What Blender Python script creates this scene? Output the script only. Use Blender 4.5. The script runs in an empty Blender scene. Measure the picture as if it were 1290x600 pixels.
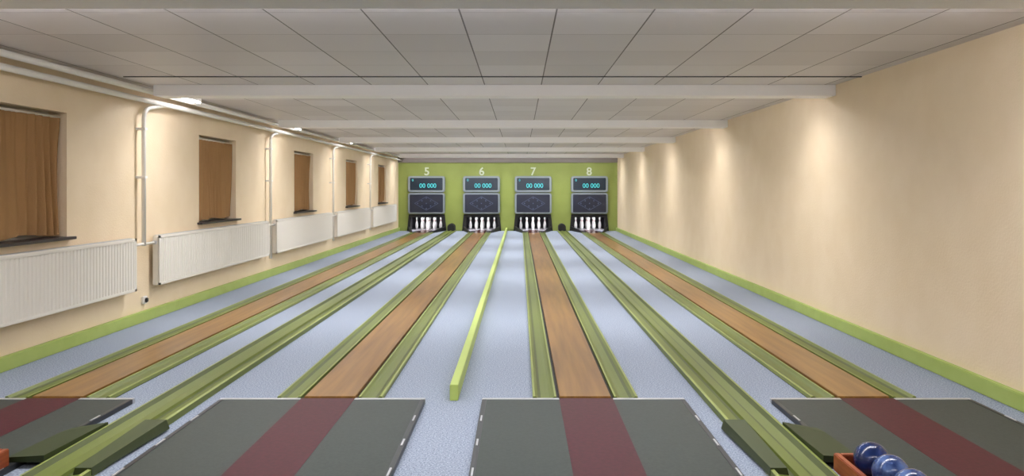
import bpy, bmesh, math, random
from mathutils import Vector
random.seed(3)
scn = bpy.context.scene
COL = scn.collection

# ------------------------------------------------------------ constants
H = 1.4; F = 939.0
XL, XR = -3.97, 3.18
YF, YB = -2.6, 24.35
ZC = 2.44
LANES = [-3.04, -1.25, 0.43, 2.26]
LANE_NUM = ["5", "6", "7", "8"]

# ------------------------------------------------------------ materials
def lin(c):
    r = []
    for v in c:
        v = v / 255.0
        r.append(v / 12.92 if v <= 0.04045 else ((v + 0.055) / 1.055) ** 2.4)
    return (r[0], r[1], r[2], 1.0)

def mat(name, rgb, rough=0.6, metal=0.0, noise=None, scale=20, bump=0.0, bscale=200,
        emis=None, estr=0.0, spec=0.5, stretch=None, coat=0.0, detail=3):
    m = bpy.data.materials.new(name); m.use_nodes = True
    nt = m.node_tree; b = nt.nodes["Principled BSDF"]
    b.inputs["Base Color"].default_value = lin(rgb)
    b.inputs["Roughness"].default_value = rough
    b.inputs["Metallic"].default_value = metal
    b.inputs["Specular IOR Level"].default_value = spec
    b.inputs["Coat Weight"].default_value = coat
    if emis:
        b.inputs["Emission Color"].default_value = lin(emis)
        b.inputs["Emission Strength"].default_value = estr
    tc = nt.nodes.new("ShaderNodeTexCoord")
    if noise:
        mp = nt.nodes.new("ShaderNodeMapping")
        if stretch: mp.inputs["Scale"].default_value = stretch
        nt.links.new(tc.outputs["Object"], mp.inputs["Vector"])
        n = nt.nodes.new("ShaderNodeTexNoise")
        n.inputs["Scale"].default_value = scale
        n.inputs["Detail"].default_value = detail
        nt.links.new(mp.outputs["Vector"], n.inputs["Vector"])
        cr = nt.nodes.new("ShaderNodeValToRGB")
        cr.color_ramp.elements[0].position = 0.35
        cr.color_ramp.elements[1].position = 0.65
        cr.color_ramp.elements[0].color = lin(noise)
        cr.color_ramp.elements[1].color = lin(rgb)
        nt.links.new(n.outputs["Fac"], cr.inputs["Fac"])
        nt.links.new(cr.outputs["Color"], b.inputs["Base Color"])
    if bump > 0:
        n2 = nt.nodes.new("ShaderNodeTexNoise")
        n2.inputs["Scale"].default_value = bscale
        nt.links.new(tc.outputs["Object"], n2.inputs["Vector"])
        bp = nt.nodes.new("ShaderNodeBump")
        bp.inputs["Strength"].default_value = bump
        bp.inputs["Distance"].default_value = 0.01
        nt.links.new(n2.outputs["Fac"], bp.inputs["Height"])
        nt.links.new(bp.outputs["Normal"], b.inputs["Normal"])
    return m

M = {}
M['wall'] = mat("wall_cream_plaster", (240, 220, 189), 0.55, noise=(236, 215, 182), scale=3, bump=0.25, bscale=60)
M['green_wall'] = mat("green_painted_board", (136, 149, 72), 0.6, noise=(130, 143, 66), scale=2)
M['green_trim'] = mat("yellow_green_paint", (166, 184, 100), 0.55, noise=(160, 178, 92), scale=6)
M['green_bright'] = mat("bright_green_paint", (172, 190, 98), 0.5)
M['olive'] = mat("olive_plastic", (98, 109, 46), 0.45, spec=0.35)
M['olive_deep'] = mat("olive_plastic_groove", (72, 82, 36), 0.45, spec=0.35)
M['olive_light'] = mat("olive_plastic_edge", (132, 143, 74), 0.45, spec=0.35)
M['olive_dark'] = mat("dark_olive_plastic", (46, 57, 28), 0.5, spec=0.3)
M['olive_grey'] = mat("grey_olive_plastic", (64, 73, 44), 0.5, spec=0.3)
M['lane'] = mat("amber_lane_synthetic", (146, 107, 50), 0.28, noise=(118, 82, 37), scale=2.6, stretch=(7, 0.35, 1), detail=4)
M['black'] = mat("black_rubber", (16, 15, 16), 0.6)
M['carpet'] = mat("carpet_blue_grey", (166, 176, 192), 0.75, noise=(110, 119, 135), scale=110, bump=0.3, bscale=300, spec=0.3)
M['board'] = mat("grey_approach_board", (56, 63, 59), 0.5, noise=(49, 56, 52), scale=60, spec=0.3)
M['maroon'] = mat("maroon_runner", (74, 23, 33), 0.5, noise=(64, 18, 28), scale=40, spec=0.25)
M['alu'] = mat("brushed_aluminium", (200, 202, 205), 0.35, 0.6)
M['darkmetal'] = mat("dark_edge_metal", (58, 60, 62), 0.4, 0.5)
M['white'] = mat("white_enamel", (236, 234, 230), 0.4)
M['radiator'] = mat("cream_white_enamel", (230, 226, 218), 0.45)
M['white_pipe'] = mat("white_pipe_paint", (235, 232, 224), 0.25)
M['beam'] = mat("white_beam_paint", (250, 249, 248), 0.6)
M['fascia'] = mat("fascia_shade_grey", (120, 112, 108), 0.6)  # white fascia darkened to grey, standing in for the shadow on it
M['curtain'] = mat("brown_curtain_cloth", (160, 124, 84), 0.95, spec=0.05, bump=0.4, bscale=140)
M['sill'] = mat("dark_stone_sill", (52, 46, 50), 0.3)
M['frame'] = mat("white_window_frame", (220, 216, 205), 0.5)
M['glass'] = mat("dark_night_glass", (24, 28, 34), 0.1)
M['housing'] = mat("grey_console_housing", (106, 114, 120), 0.45)
M['housing_rim'] = mat("light_console_rim", (124, 134, 138), 0.4)
M['screen'] = mat("teal_dark_screen", (12, 30, 44), 0.25, emis=(10, 60, 80), estr=0.04)
M['screen2'] = mat("navy_dark_panel", (26, 32, 50), 0.25)
M['digit'] = mat("teal_digit", (50, 170, 175), 0.4, emis=(50, 190, 200), estr=0.40)
M['lamp_dim'] = mat("panel_line_blue", (56, 72, 104), 0.4, emis=(60, 90, 140), estr=0.04)
M['lettering'] = mat("pale_lettering", (206, 214, 190), 0.5)
M['pin'] = mat("white_pin_plastic", (248, 247, 245), 0.25)
M['red'] = mat("red_band", (170, 40, 36), 0.3)
M['rack'] = mat("orange_brown_wood", (158, 82, 46), 0.4, noise=(132, 62, 34), scale=8, stretch=(8, 1, 8))
M['ball_a'] = mat("navy_ball", (34, 56, 112), 0.2, noise=(22, 38, 82), scale=18, coat=0.2, detail=6)
M['ball_b'] = mat("blue_marble_ball", (92, 120, 176), 0.2, noise=(30, 48, 98), scale=20, coat=0.2, detail=8)
M['tube'] = mat("fluorescent_tube", (255, 255, 255), 0.5, emis=(250, 249, 255), estr=36)
M['added_pin_glow'] = mat("added_pin_glow", (255, 255, 255), 0.5, emis=(250, 249, 255), estr=60)  # glow of the light added inside each pit
M['pit'] = mat("pit_dark_lining", (30, 28, 34), 0.6)
M['deck'] = mat("pit_deck", (200, 196, 204), 0.35)
M['endred'] = mat("dark_red_apron", (70, 34, 30), 0.25)

# ceiling tiles: procedural joints
def ceiling_mat():
    m = bpy.data.materials.new("ceiling_tiles"); m.use_nodes = True
    nt = m.node_tree; b = nt.nodes["Principled BSDF"]
    b.inputs["Roughness"].default_value = 0.5
    tc = nt.nodes.new("ShaderNodeTexCoord")
    sp = nt.nodes.new("ShaderNodeSeparateXYZ")
    nt.links.new(tc.outputs["Object"], sp.inputs[0])
    def math1(op, a, bval):
        n = nt.nodes.new("ShaderNodeMath"); n.operation = op
        nt.links.new(a, n.inputs[0]); n.inputs[1].default_value = bval
        return n.outputs[0]
    def joint(sock, period, off, w):
        s = math1('ADD', sock, off + 100*period); s = math1('DIVIDE', s, period)
        fr = nt.nodes.new("ShaderNodeMath"); fr.operation = 'FRACT'; nt.links.new(s, fr.inputs[0])
        fl = nt.nodes.new("ShaderNodeMath"); fl.operation = 'FLOOR'; nt.links.new(s, fl.inputs[0])
        return math1('LESS_THAN', fr.outputs[0], w/period), fl.outputs[0]
    j1, c1 = joint(sp.outputs[0], 0.57, -0.21, 0.010)
    j2, c2 = joint(sp.outputs[1], 0.63, 0.0, 0.008)
    def mix(fac, a, c):
        mx = nt.nodes.new("ShaderNodeMix"); mx.data_type = 'RGBA'
        nt.links.new(fac, mx.inputs[0])
        if isinstance(a, tuple): mx.inputs[6].default_value = a
        else: nt.links.new(a, mx.inputs[6])
        mx.inputs[7].default_value = c
        return mx.outputs[2]
    cb = nt.nodes.new("ShaderNodeCombineXYZ"); nt.links.new(c1, cb.inputs[0]); nt.links.new(c2, cb.inputs[1])
    wn = nt.nodes.new("ShaderNodeTexWhiteNoise"); wn.noise_dimensions = '3D'; nt.links.new(cb.outputs[0], wn.inputs["Vector"])
    base = mix(wn.outputs["Value"], lin((208, 203, 204)), lin((226, 222, 224)))
    c = mix(j2, base, lin((170, 164, 164)))
    c = mix(j1, c, lin((90, 84, 84)))
    nt.links.new(c, b.inputs["Base Color"])
    return m
M['ceil'] = ceiling_mat()

# ------------------------------------------------------------ helpers
def empty(name, loc, label=None, cat=None, group=None):
    o = bpy.data.objects.new(name, None); o.location = loc
    o.empty_display_size = 0.1
    COL.objects.link(o)
    tag(o, label, cat, group)
    return o

def tag(o, label=None, cat=None, group=None, kind=None):
    if label: o["label"] = label
    if cat: o["category"] = cat
    if group: o["group"] = group
    if kind: o["kind"] = kind

def finish(name, bm, mats, parent=None, loc=(0, 0, 0), smooth=False):
    bmesh.ops.recalc_face_normals(bm, faces=bm.faces)
    me = bpy.data.meshes.new(name); bm.to_mesh(me); bm.free()
    if not isinstance(mats, (list, tuple)): mats = [mats]
    for m in mats: me.materials.append(m)
    if smooth:
        for p in me.polygons: p.use_smooth = True
    o = bpy.data.objects.new(name, me); o.location = loc
    COL.objects.link(o)
    if parent: o.parent = parent
    return o

def add_box(bm, x0, x1, y0, y1, z0, z1, bevel=0.0, mi=0, seg=2):
    vs = [bm.verts.new(p) for p in ((x0,y0,z0),(x1,y0,z0),(x1,y1,z0),(x0,y1,z0),(x0,y0,z1),(x1,y0,z1),(x1,y1,z1),(x0,y1,z1))]
    fs = [bm.faces.new([vs[i] for i in f]) for f in ((0,3,2,1),(4,5,6,7),(0,1,5,4),(1,2,6,5),(2,3,7,6),(3,0,4,7))]
    for f in fs: f.material_index = mi
    if bevel > 0:
        es = list({e for f in fs for e in f.edges})
        r = bmesh.ops.bevel(bm, geom=es, offset=bevel, segments=seg, affect='EDGES')
        for f in r['faces']: f.material_index = mi

def box(name, x0, x1, y0, y1, z0, z1, m, parent=None, loc=(0,0,0), bevel=0.0):
    bm = bmesh.new(); add_box(bm, x0, x1, y0, y1, z0, z1, bevel)
    return finish(name, bm, m, parent, loc)

def add_extrude_y(bm, prof, y0, y1, mi=0, fmi=None):
    a = [bm.verts.new((x, y0, z)) for x, z in prof]
    b = [bm.verts.new((x, y1, z)) for x, z in prof]
    n = len(prof)
    for i in range(n):
        f = bm.faces.new((a[i], a[(i+1) % n], b[(i+1) % n], b[i]))
        f.material_index = (fmi or {}).get(i, mi)
    for f in (bm.faces.new(a), bm.faces.new(b[::-1])): f.material_index = mi

def tube_mesh(name, pts, r, m, parent=None, loc=(0,0,0), fillet=0.0):
    P = [Vector(p) for p in pts]
    if fillet > 0 and len(P) > 2:
        Q = [P[0]]
        for i in range(1, len(P)-1):
            a = (P[i-1]-P[i]); b = (P[i+1]-P[i])
            f = min(fillet, a.length*0.49, b.length*0.49)
            p0 = P[i] + a.normalized()*f; p2 = P[i] + b.normalized()*f
            for k in range(7):
                t = k/6
                Q.append(p0*(1-t)**2 + P[i]*2*t*(1-t) + p2*t*t)
        Q.append(P[-1]); P = Q
    bm = bmesh.new(); rings = []; N = 14
    up = None
    for i, p in enumerate(P):
        d = (P[min(i+1, len(P)-1)] - P[max(i-1, 0)]).normalized()
        if up is None:
            up = Vector((1,0,0)) if abs(d.x) < 0.9 else Vector((0,0,1))
        s = d.cross(up).normalized(); u = s.cross(d).normalized(); up = u
        rings.append([bm.verts.new(p + (s*math.cos(2*math.pi*k/N) + u*math.sin(2*math.pi*k/N))*r) for k in range(N)])
    for i in range(len(rings)-1):
        for k in range(N):
            bm.faces.new((rings[i][k], rings[i][(k+1)%N], rings[i+1][(k+1)%N], rings[i+1][k]))
    bm.faces.new(rings[0]); bm.faces.new(rings[-1])
    return finish(name, bm, m, parent, loc, smooth=True)

def lathe(name, prof, mats, parent=None, loc=(0,0,0), N=16, midx=None):
    bm = bmesh.new(); rings = []
    for r, z in prof:
        rings.append([bm.verts.new((r*math.cos(2*math.pi*k/N), r*math.sin(2*math.pi*k/N), z)) for k in range(N)])
    for i in range(len(rings)-1):
        for k in range(N):
            f = bm.faces.new((rings[i][k], rings[i][(k+1)%N], rings[i+1][(k+1)%N], rings[i+1][k]))
            if midx: f.material_index = midx(i)
    bm.faces.new(rings[0]); bm.faces.new(rings[-1])
    return finish(name, bm, mats, parent, loc, smooth=True)

def text_mesh(name, s, size, m, parent=None, loc=(0,0,0), extrude=0.006, bold=0.0):
    cu = bpy.data.curves.new(name, 'FONT'); cu.body = s; cu.size = size
    cu.align_x = 'CENTER'; cu.align_y = 'CENTER'; cu.extrude = extrude; cu.bevel_depth = bold
    t = bpy.data.objects.new(name + "_tmp", cu); COL.objects.link(t)
    dg = bpy.context.evaluated_depsgraph_get()
    me = bpy.data.meshes.new_from_object(t.evaluated_get(dg))
    bpy.data.objects.remove(t)
    me.materials.clear(); me.materials.append(m); me.name = name
    for v in me.vertices:   # lay upright facing -Y
        x, y, z = v.co; v.co = (x, -z, y)
    o = bpy.data.objects.new(name, me); o.location = loc; COL.objects.link(o)
    if parent: o.parent = parent
    return o

# ------------------------------------------------------------ room shell
o = box("floor", XL-0.25, XR+0.2, YF-0.2, 25.75, -0.15, 0.0, M['carpet'])
tag(o, "blue-grey speckled carpet floor", "floor", kind="structure")
o = box("ceiling", XL-0.25, XR+0.2, YF-0.2, 25.75, ZC, ZC+0.15, M['ceil'])
tag(o, "off-white suspended tile ceiling with dark joints", "ceiling", kind="structure")
o = box("wall_right", XR, XR+0.2, YF-0.2, 25.75, 0, ZC, M['wall'])
tag(o, "cream plastered wall", "wall", kind="structure")
o = box("wall_front", XL, XR, YF-0.2, YF, 0, ZC, M['wall'])
tag(o, "cream plastered wall", "wall", kind="structure")

WINS = [5.33, 9.22, 13.11, 17.0, 20.88]
WW = 1.2; WZ0, WZ1 = 0.97, 2.06
bm = bmesh.new(); y = YF-0.2
for w in WINS:
    add_box(bm, XL-0.25, XL, y, w, 0, ZC)
    add_box(bm, XL-0.25, XL, w, w+WW, 0, WZ0)
    add_box(bm, XL-0.25, XL, w, w+WW, WZ1, ZC)
    y = w+WW
add_box(bm, XL-0.25, XL, y, 25.75, 0, ZC)
o = finish("wall_left", bm, M['wall']); tag(o, "cream plastered wall with five window recesses", "wall", kind="structure")

# back wall with pit openings
OW, OH = 0.56, 0.50
bm = bmesh.new(); x = XL
for c in LANES:
    add_box(bm, x, c-OW, YB, 25.75, 0, ZC)
    add_box(bm, c-OW, c+OW, YB, 25.75, OH, ZC)
    add_box(bm, c-OW, c+OW, 25.6, 25.75, 0, OH)
    x = c+OW
add_box(bm, x, XR, YB, 25.75, 0, ZC)
o = finish("wall_back", bm, M['green_wall']); tag(o, "olive green painted wall above the pin pits", "wall", kind="structure")

# green skirting along walls
o = box("baseboard_left", XL, XL+0.05, YF, YB, 0, 0.11, M['green_trim'], bevel=0.006)
tag(o, "yellow-green painted skirting board", "baseboard", kind="structure")
o = box("baseboard_right", XR-0.05, XR, YF, YB, 0, 0.11, M['green_trim'], bevel=0.006)
tag(o, "yellow-green painted skirting board", "baseboard", kind="structure")

# beams
BEAMS = [-0.2, 3.62, 7.5, 11.4, 15.22, 19.0, 22.8]
ti = 1
for b in BEAMS:
    o = box("trim_%d" % ti, XL+0.28, XR, b, b+0.25, 2.33, ZC, M['beam'], bevel=0.004)
    tag(o, "white painted ceiling beam", "beam", kind="structure"); ti += 1
o = box("trim_%d" % ti, XL, XR, YB-0.10, YB, 2.23, ZC, M['fascia'], bevel=0.004)
tag(o, "fascia above the green wall, shade put into its grey", "fascia", kind="structure"); ti += 1
# recessed joint strip in the ceiling just before the beam
o = box("trim_%d" % ti, XL+0.28, XR, 6.93, 6.95, ZC-0.008, ZC, M['darkmetal'])
tag(o, "thin dark joint strip in the ceiling", "trim", kind="structure"); ti += 1

# green access panel in back wall
d = box("door_1", -0.62, -0.16, YB-0.02, YB, 0.05, 1.72, M['green_wall'], bevel=0.008)
tag(d, "narrow green flush panel door", "door", kind="structure")

# luminaires behind beams
def area_lamp(loc, sx, sy, power, spread, parent):
    ld = bpy.data.lights.new("lamp_light", 'AREA'); ld.shape = 'RECTANGLE'; ld.size = sx; ld.size_y = sy
    ld.energy = power; ld.color = (0.98, 0.98, 1.0); ld.spread = math.radians(spread)
    lo = bpy.data.objects.new("lamp_light", ld); lo.location = loc; COL.objects.link(lo); lo.parent = parent
for b in BEAMS:
    e = empty("ceiling_luminaire", (0, b+0.40, ZC), "white batten luminaire with fluorescent tube under the ceiling", "lamp", "ceiling luminaires")
    bm = bmesh.new(); add_box(bm, XL+0.34, XR-0.36, -0.02, 0.02, -0.03, 0.0, 0.006)
    finish("lamp_housing", bm, M['white'], e)
    tube_mesh("lamp_tube", [(XL+0.36, 0, -0.055), (XR-0.38, 0, -0.055)], 0.016, M['tube'], e)
    xc = (XL+0.36+XR-0.38)/2
    area_lamp((xc, 0, -0.075), XR-XL-0.74, 0.05, 88 if b > 5 else (64 if b > 3 else 36), 140, e)
    # short batten beside the heating mains
    if b > 3:
        e = empty("ceiling_luminaire", (XL+0.31, b+0.42, ZC), "short white batten luminaire beside the heating pipes", "lamp", "short luminaires")
        bm = bmesh.new(); add_box(bm, -0.012, 0.012, 0, 0.62, -0.055, 0.0, 0.004)
        finish("lamp_housing", bm, M['white'], e)
        tube_mesh("lamp_tube", [(0, 0.02, -0.064), (0, 0.60, -0.064)], 0.009, M['tube'], e)

# ------------------------------------------------------------ windows, curtains
for i, w in enumerate(WINS):
    bm = bmesh.new(); X0, X1 = XL-0.22, XL-0.16
    fw = 0.06
    add_box(bm, X0, X1, w, w+fw, WZ0, WZ1); add_box(bm, X0, X1, w+WW-fw, w+WW, WZ0, WZ1)
    add_box(bm, X0, X1, w+fw, w+WW-fw, WZ0, WZ0+fw); add_box(bm, X0, X1, w+fw, w+WW-fw, WZ1-fw, WZ1)
    add_box(bm, X0, X1, w+WW/2-0.03, w+WW/2+0.03, WZ0+fw, WZ1-fw)
    add_box(bm, X0+0.02, X0+0.03, w+fw, w+WW-fw, WZ0+fw, WZ1-fw, mi=1)
    o = finish("window_%d" % (i+1), bm, [M['frame'], M['glass']])
    tag(o, "white framed window in a wall recess", "window", kind="structure")
    s = box("sill", XL-0.15, XL+0.06, w-0.05, w+WW+0.05, WZ0-0.02, WZ0+0.005, M['sill'], bevel=0.004)
    s.parent = o
    # curtain: gathered at the rail, loosening into uneven folds with a wavy hem
    e = empty("curtain", (XL-0.065, w+0.02, WZ0+0.02), "brown cloth curtain hanging closed over a window", "curtain", "window curtains")
    bm = bmesh.new(); n = 320; rows = 20
    wd = WW-0.04; ph = random.random()*6
    grid = []
    for r in range(rows+1):
        t = r/rows; row = []
        for k in range(n+1):
            yy = wd*k/n
            hem = (0.012*math.sin(yy*9+ph) + 0.012)*(1-t)
            z = (WZ1-0.05-WZ0-0.02)*t + hem
            a = (0.034 - 0.014*t)*(0.65+0.45*math.sin(yy*4.3+ph*2))
            q = yy*48+ph+2.8*math.sin(yy*5+ph)+1.1*math.sin(t*2.4+yy*5+ph)
            xx = a*math.sin(q) + 0.014*math.sin(yy*13+t*2.5+ph) + 0.006*math.sin(yy*105)*max(0, t-0.6)/0.4
            row.append(bm.verts.new((xx, yy, z)))
        grid.append(row)
    for r in range(rows):
        for k in range(n):
            bm.faces.new((grid[r][k], grid[r][k+1], grid[r+1][k+1], grid[r+1][k]))
    finish("curtain_cloth", bm, M['curtain'], e, smooth=True)
    tube_mesh("curtain_rail", [(0, -0.02, WZ1-0.04-WZ0-0.02), (0, wd+0.02, WZ1-0.04-WZ0-0.02)], 0.010, M['frame'], e)

# ------------------------------------------------------------ radiators
RADS = [(4.3, 7.5), (7.97, 11.48), (11.82, 15.35), (15.75, 19.2), (19.6, 23.3)]
for (y0, y1) in RADS:
    L = y1-y0
    e = empty("radiator", (XL, y0, 0.36), "long white ribbed panel radiator mounted on the cream wall", "radiator", "wall radiators")
    bm = bmesh.new()
    pts = []; p = 0.05; yy = 0.03
    while yy < L-0.06:
        pts += [(0.1095, yy), (0.1095, yy+0.010), (0.1155, yy+0.018), (0.1155, yy+0.042)]
        yy += p
    lo = [bm.verts.new((x, y, 0.03)) for x, y in pts]
    hi = [bm.verts.new((x, y, 0.50)) for x, y in pts]
    for k in range(len(pts)-1):
        bm.faces.new((lo[k], lo[k+1], hi[k+1], hi[k]))
    add_box(bm, 0.04, 0.108, 0.0, L, 0.0, 0.53, 0.008)
    add_box(bm, 0.104, 0.118, 0.0, L, 0.50, 0.53, 0.004)
    add_box(bm, 0.104, 0.118, 0.0, L, 0.0, 0.03, 0.004)
    add_box(bm, 0.104, 0.118, 0.0, 0.03, 0.0, 0.53, 0.004)
    add_box(bm, 0.104, 0.118, L-0.04, L, 0.0, 0.53, 0.004)
    finish("radiator_panel", bm, M['radiator'], e)
    bm = bmesh.new(); add_box(bm, 0.05, 0.095, 0.03, L-0.05, 0.53, 0.536)
    finish("top_grille", bm, M['alu'], e)
    for yy in (0.4, L-0.4):
        box("wall_bracket", 0.0, 0.045, yy, yy+0.04, 0.1, 0.45, M['white'], e)
    bm = bmesh.new(); add_box(bm, 0.055, 0.095, -0.05, 0.0, 0.44, 0.48, 0.008)
    finish("radiator_valve", bm, M['alu'], e)

# ------------------------------------------------------------ pipes
o = tube_mesh("heating_pipe", [(XL+0.20, YF, 2.385), (XL+0.20, YB-0.12, 2.385)], 0.028, M['white_pipe'])
tag(o, "white heating main running along the wall under the ceiling", "pipe", "heating mains")
o = tube_mesh("heating_pipe", [(XL+0.11, YF, 2.305), (XL+0.11, YB-0.12, 2.305)], 0.028, M['white_pipe'])
tag(o, "white heating main running along the wall under the ceiling", "pipe", "heating mains")
for i, yp in enumerate((7.72, 11.64, 15.55, 19.4)):
    e = empty("riser_pipe", (XL+0.075, yp, 0.0), "white vertical heating riser between two radiators", "pipe", "heating risers")
    z0 = 0.80 if i == 0 else 0.30
    tube_mesh("pipe_run", [(0, 0, z0), (0, 0, 2.22), (0.03, 0.42, 2.305)], 0.022, M['white_pipe'], e, fillet=0.12)
    tube_mesh("branch_pipe", [(0, -0.17, 0.82), (0, 0.20, 0.82)], 0.014, M['white_pipe'], e)
    for z in (1.5, 2.0):
        bm = bmesh.new(); add_box(bm, -0.075, 0.026, -0.028, 0.028, z, z+0.025, 0.003)
        finish("pipe_clamp", bm, M['white'], e)
e = empty("wall_socket", (XL, 7.85, 0.22), "small grey wall socket low on the cream wall", "socket")
bm = bmesh.new(); add_box(bm, 0, 0.03, -0.04, 0.04, -0.04, 0.04, 0.006); finish("socket_plate", bm, M['white'], e)
bm = bmesh.new(); add_box(bm, 0.028, 0.05, -0.025, 0.025, -0.025, 0.025, 0.008); finish("socket_insert", bm, M['darkmetal'], e)

# ------------------------------------------------------------ lanes
LY0 = 4.90
LL = YB-LY0
gut = [(0.19, 0.003), (0.345, 0.003), (0.345, 0.028), (0.330, 0.030), (0.312, 0.018), (0.292, 0.011),
       (0.262, 0.009), (0.235, 0.010), (0.218, 0.017), (0.203, 0.028), (0.19, 0.028)]
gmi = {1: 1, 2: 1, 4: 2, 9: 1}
for c, num in zip(LANES, LANE_NUM):
    e = empty("bowling_lane", (c, LY0, 0), "amber lane strip between two olive green gutters on grey carpet", "bowling lane", "bowling lanes")
    box("lane_base", -0.345, 0.345, 0.0, LL-0.045, 0.0, 0.004, M['black'], e)
    box("lane_bed", -0.168, 0.168, 0.0, LL-1.6, 0.004, 0.030, M['lane'], e, bevel=0.003)
    box("lane_end", -0.168, 0.168, LL-1.6, LL-0.045, 0.004, 0.030, M['endred'], e, bevel=0.003)
    for s in (-1, 1):
        bm = bmesh.new(); add_extrude_y(bm, [(x*s, z) for x, z in gut], 0.0, LL-1.2, fmi=gmi)
        finish("gutter", bm, [M['olive'], M['olive_light'], M['olive_deep']], e)
        bm = bmesh.new(); ye = LL-0.045
        a = [(s*0.30, LL-1.2), (s*0.345, LL-1.2), (s*0.60, ye), (s*0.545, ye)]
        lo = [bm.verts.new((x, y, 0.004)) for x, y in a]; hi = [bm.verts.new((x, y, 0.05 if y < LL-0.5 else 0.14)) for x, y in a]
        bm.faces.new(lo); bm.faces.new(hi)
        for k in range(4): bm.faces.new((lo[k], lo[(k+1)%4], hi[(k+1)%4], hi[k]))
        finish("side_guard", bm, M['black'], e)
        box("gutter_end", *( (0.175, 0.29) if s > 0 else (-0.29, -0.175)), LL-1.2, ye, 0.004, 0.012, M['pit'], e)

# ------------------------------------------------------------ approach platforms
PLAT = [(-3.83, -2.51), (-1.95, -0.615), (-0.245, 1.07), (1.63, 2.93)]
PY0, PY1 = 0.3, 4.86
for c, (a, b) in zip(LANES, PLAT):
    e = empty("approach_platform", (c, PY0, 0), "grey approach board with maroon centre runner and metal edging", "approach platform", "approach platforms")
    a -= c; b -= c; L = PY1-PY0; T = 0.028
    box("board", a+0.03, -0.175, 0, L-0.03, 0, T, M['board'], e)
    box("board", 0.175, b-0.03, 0, L-0.03, 0, T, M['board'], e)
    box("centre_runner", -0.175, 0.175, 0, L-0.0, 0, T+0.001, M['maroon'], e)
    for x0, x1 in ((a, -0.175), (0.175, b)):
        box("front_edge", x0, x1, L-0.03, L, 0, T+0.003, M['alu'], e, bevel=0.002)
    for x0, x1 in ((a, a+0.03), (b-0.03, b)):
        bm = bmesh.new(); add_box(bm, x0, x1, 0, L-0.03, 0, T+0.002, 0.002)
        yy = 0.3
        while yy < L-0.2:
            add_box(bm, x0+0.010, x1-0.010, yy, yy+0.10, T+0.002, T+0.006, mi=1); yy += 0.42
        finish("side_edge", bm, [M['darkmetal'], M['alu']], e)

# ------------------------------------------------------------ divider between two lanes
e = box("lane_divider", -0.0275, 0.0275, 0, YB-0.02-4.9, 0, 0.105, M['green_bright'], loc=(-0.434, 4.9, 0), bevel=0.004)
tag(e, "low yellow-green divider board running along the carpet", "divider")

# ------------------------------------------------------------ ball return tracks
tp = [(-0.15, 0), (0.15, 0), (0.15, 0.038), (0.132, 0.041), (0.112, 0.020), (0.055, 0.011), (0.035, 0.011), (0.028, 0.027),
      (-0.028, 0.027), (-0.035, 0.011), (-0.055, 0.011), (-0.112, 0.020), (-0.132, 0.041), (-0.15, 0.038)]
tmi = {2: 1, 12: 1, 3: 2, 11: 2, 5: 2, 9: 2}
for cx, s in ((-2.22, 1), (1.36, -1)):
    e = empty("ball_return_track", (cx, 0.3, 0), "olive green ball return channel lying between two lanes", "ball return", "ball return tracks")
    bm = bmesh.new(); add_extrude_y(bm, tp, 0, 23.7, fmi=tmi); finish("track_channel", bm, [M['olive'], M['olive_light'], M['olive_deep']], e)
    # short sloping block beside / over one rail
    bm = bmesh.new()
    v = [bm.verts.new(p) for p in ((s*0.06, 3.3, 0.012), (s*0.155, 3.3, 0.012), (s*0.20, 4.0, 0.012), (s*0.06, 4.0, 0.012),
                                   (s*0.07, 3.3, 0.048), (s*0.150, 3.3, 0.048), (s*0.19, 3.98, 0.070), (s*0.07, 3.98, 0.070))]
    for f in ((0,3,2,1),(4,5,6,7),(0,1,5,4),(1,2,6,5),(2,3,7,6),(3,0,4,7)): bm.faces.new([v[k] for k in f])
    finish("track_cover", bm, M['olive_grey'], e)
    bm = bmesh.new()
    x0, x1 = -s*0.155, -s*0.34
    v = [bm.verts.new(p) for p in ((x0, 3.42, 0.03), (x1, 3.42, 0.03), (x1, 3.95, 0.03), (x0, 4.0, 0.03),
                                   (x0, 3.42, 0.065), (x1, 3.42, 0.055), (x1, 3.85, 0.04), (x0, 4.0, 0.05))]
    for f in ((0,3,2,1),(4,5,6,7),(0,1,5,4),(1,2,6,5),(2,3,7,6),(3,0,4,7)): bm.faces.new([v[k] for k in f])
    finish("ball_chute", bm, M['olive_dark'], e)
    N = 12; bm = bmesh.new(); hr = 0.12
    prof = [(-hr, 0)] + [(hr*math.cos(math.pi - math.pi*k/N), 0.13+0.12*math.sin(math.pi*k/N)) for k in range(N+1)] + [(hr, 0)]
    add_extrude_y(bm, prof, 23.70, 24.04)
    inner = [(x*0.8, z*0.85) for x, z in prof]
    add_extrude_y(bm, inner, 23.69, 23.70, mi=1)
    finish("return_hood", bm, [M['pit'], M['black']], e)

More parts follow.
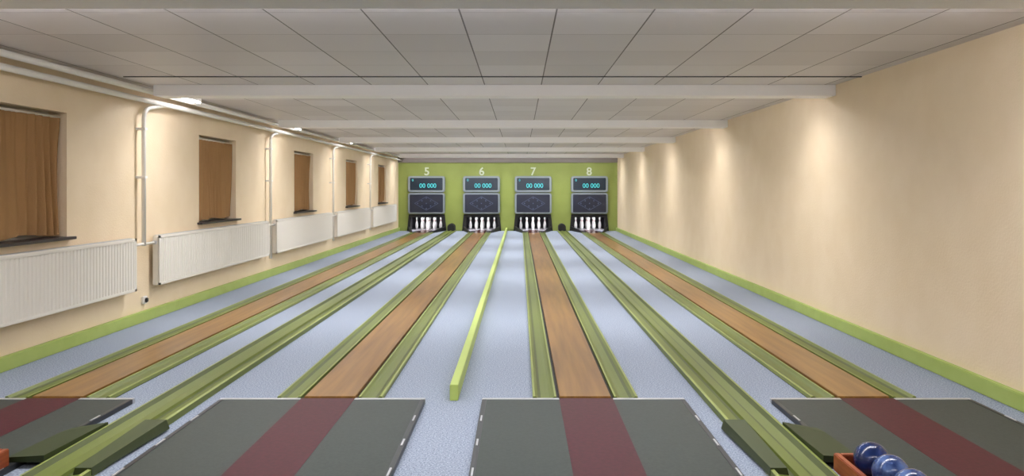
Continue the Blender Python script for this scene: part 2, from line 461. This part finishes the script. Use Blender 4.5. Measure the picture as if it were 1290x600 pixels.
# ------------------------------------------------------------ pin pits, pins
pin_prof = [(0.030,0),(0.034,0.01),(0.046,0.06),(0.053,0.11),(0.053,0.15),(0.044,0.20),(0.032,0.25),(0.026,0.275),(0.0255,0.29),(0.027,0.305),
            (0.033,0.335),(0.035,0.36),(0.031,0.385),(0.019,0.40),(0.006,0.405)]
pin0 = None
for c in LANES:
    e = empty("pinsetter_pit", (c, YB, 0), "dark pin pit with pale deck set in the green wall", "pin pit", "pin pits")
    box("pit_deck", -0.53, 0.53, 0.0, 1.2, 0.0, 0.03, M['deck'], e)
    box("pit_back", -0.53, 0.53, 1.2, 1.24, 0.0, 0.48, M['pit'], e)
    box("pit_side", -0.56, -0.53, 0.0, 1.24, 0.0, 0.48, M['pit'], e)
    box("pit_side", 0.53, 0.56, 0.0, 1.24, 0.0, 0.48, M['pit'], e)
    box("pit_top", -0.56, 0.56, 0.0, 1.24, 0.48, 0.50, M['pit'], e)
    tube_mesh("added_pin_light", [(-0.5, 0.02, 0.465), (0.5, 0.02, 0.465)], 0.010, M['added_pin_glow'], e)  # added glowing rod behind the lintel, there to brighten the pins
    bm = bmesh.new()
    out = [(-0.64, 0), (-0.585, 0.54), (0.585, 0.54), (0.64, 0)]
    inn = [(-0.55, 0), (-0.50, 0.445), (0.50, 0.445), (0.55, 0)]
    fo = [bm.verts.new((x, -0.04, z)) for x, z in out]; fi = [bm.verts.new((x, -0.04, z)) for x, z in inn]
    bo = [bm.verts.new((x, 0, z)) for x, z in out]; bi = [bm.verts.new((x, 0, z)) for x, z in inn]
    for k in range(3):
        bm.faces.new((fo[k], fo[k+1], fi[k+1], fi[k])); bm.faces.new((bo[k], bo[k+1], bi[k+1], bi[k]))
        bm.faces.new((fo[k], fo[k+1], bo[k+1], bo[k])); bm.faces.new((fi[k], fi[k+1], bi[k+1], bi[k]))
    bm.faces.new((fo[0], fi[0], bi[0], bo[0])); bm.faces.new((fo[3], fi[3], bi[3], bo[3]))
    finish("pit_frame", bm, M['black'], e)
    a = 0.20
    for (ix, iy) in ((0,0),(-1,1),(1,1),(-2,2),(0,2),(2,2),(-1,3),(1,3),(0,4)):
        loc = (c+ix*a, YB+0.12+iy*0.20, 0.03)
        if pin0 is None:
            pin0 = lathe("bowling_pin", pin_prof, [M['pin'], M['red']], loc=loc, N=14, midx=lambda i: 1 if i == 7 else 0)
            tag(pin0, "white skittle with red neck band standing on deck", "bowling pin", "nine-pin sets")
        else:
            p = pin0.copy(); p.location = loc; COL.objects.link(p)

# ------------------------------------------------------------ scoreboards and numbers
def rrect(bm, w, z0, z1, y0, y1, r, mi=0):
    pts = []
    for cx, cz, a0 in ((w-r, z1-r, 0), (-w+r, z1-r, 90), (-w+r, z0+r, 180), (w-r, z0+r, 270)):
        for k in range(6):
            a = math.radians(a0 + 90*k/5); pts.append((cx+r*math.cos(a), cz+r*math.sin(a)))
    add_extrude_y(bm, pts, y0, y1, mi)
for c, num in zip(LANES, LANE_NUM):
    e = empty("scoreboard", (c, YB, 0.54), "grey rounded score console with teal digits above the pin pit", "scoreboard", "lane scoreboards")
    bm = bmesh.new(); rrect(bm, 0.60, 0.72, 1.25, -0.14, 0.0, 0.08); rrect(bm, 0.585, 0.735, 1.235, -0.15, -0.14, 0.07, 1); finish("upper_housing", bm, [M['housing'], M['housing_rim']], e)
    bm = bmesh.new(); rrect(bm, 0.60, 0.02, 0.70, -0.14, 0.0, 0.08); rrect(bm, 0.585, 0.035, 0.685, -0.15, -0.14, 0.07, 1); finish("lower_housing", bm, [M['housing'], M['housing_rim']], e)
    bm = bmesh.new(); rrect(bm, 0.53, 0.79, 1.19, -0.156, -0.15, 0.03); finish("display_screen", bm, M['screen'], e)
    text_mesh("digits", "00 000", 0.20, M['digit'], e, (0.05, -0.160, 0.93), 0.002, 0.001)
    bm = bmesh.new(); rrect(bm, 0.54, 0.07, 0.65, -0.156, -0.15, 0.03); finish("pin_display", bm, M['screen2'], e)
    bm = bmesh.new()
    P = [(0, 0.14), (0.38, 0.36), (0, 0.58), (-0.38, 0.36)]
    for k in range(4):
        x0, z0 = P[k]; x1, z1 = P[(k+1)%4]
        dx, dz = x1-x0, z1-z0; l = math.hypot(dx, dz); nx, nz = -dz/l*0.006, dx/l*0.006
        add_extrude_y(bm, [(x0-nx, z0-nz), (x1-nx, z1-nz), (x1+nx, z1+nz), (x0+nx, z0+nz)], -0.160, -0.156)
    for ix, iz in ((0,0),(-1,1),(1,1),(-2,2),(0,2),(2,2),(-1,3),(1,3),(0,4)):
        rr = 0.020
        pts = [(ix*0.14+rr*math.cos(k*math.pi/4), 0.19+iz*0.085+rr*math.sin(k*math.pi/4)) for k in range(8)]
        add_extrude_y(bm, pts, -0.161, -0.156)
    finish("pin_indicators", bm, M['lamp_dim'], e)
    t = text_mesh("indicator_mark", "0", 0.10, M['digit'], e, (-0.44, -0.160, 1.11), 0.002)
    t = text_mesh("lane_number", num, 0.36, M['lettering'], None, (c, YB-0.016, 1.93), 0.008, 0.007)
    tag(t, "pale painted lane number %s on the green wall" % num, "lane number", "lane numbers")

# ------------------------------------------------------------ ball rack, balls
def rack(x0, sgn, y1):
    e = empty("ball_rack", (x0, y1, 0.029), "low orange-brown wooden ball tray on the approach board", "ball rack", "ball racks")
    w = 0.28*sgn
    def bx(name, a, b, y0, yy1, z0, z1):
        a, b = sorted((a, b)); return box(name, a, b, y0, yy1, z0, z1, M['rack'], e, bevel=0.004)
    bx("tray_floor", 0.03*sgn, w-0.03*sgn, -1.2, -0.03, 0.0, 0.016)
    bx("side_board", 0, 0.03*sgn, -1.2, 0, 0, 0.085)
    bx("side_board", w-0.03*sgn, w, -1.2, 0, 0, 0.035)
    bx("end_board", 0.03*sgn, 0.12*sgn, -0.03, 0, 0, 0.085)
    return e
rack(1.522, 1, 3.62)
rack(-2.52, -1, 3.68)
for i, (bx_, by_) in enumerate(((1.652, 3.50), (1.66, 3.335), (1.668, 3.165))):
    bm = bmesh.new(); bmesh.ops.create_uvsphere(bm, u_segments=40, v_segments=24, radius=0.08)
    o = finish("bowling_ball", bm, M['ball_a'] if i == 0 else M['ball_b'], loc=(bx_, by_, 0.029+0.016+0.08), smooth=True)
    tag(o, "dark navy bowling ball in the wooden tray" if i == 0 else "blue marbled bowling ball in the wooden tray", "bowling ball", "balls in the tray")

# ------------------------------------------------------------ world, camera, view
w = bpy.data.worlds.new("world"); scn.world = w; w.use_nodes = True
w.node_tree.nodes["Background"].inputs[0].default_value = (0.5, 0.5, 0.6, 1)
w.node_tree.nodes["Background"].inputs[1].default_value = 0.05

cam = bpy.data.cameras.new("camera"); co = bpy.data.objects.new("camera", cam); COL.objects.link(co)
co.location = (0, 0, H); co.rotation_euler = (math.radians(90), 0, 0)
cam.sensor_fit = 'HORIZONTAL'; cam.sensor_width = 36.0
cam.lens = 36.0*F/1290
cam.shift_x = -(655-645)/1290.0
cam.shift_y = -(300-237)/1290.0
cam.clip_start = 0.05
scn.camera = co
scn.view_settings.view_transform = 'Standard'
scn.view_settings.exposure = 0.0
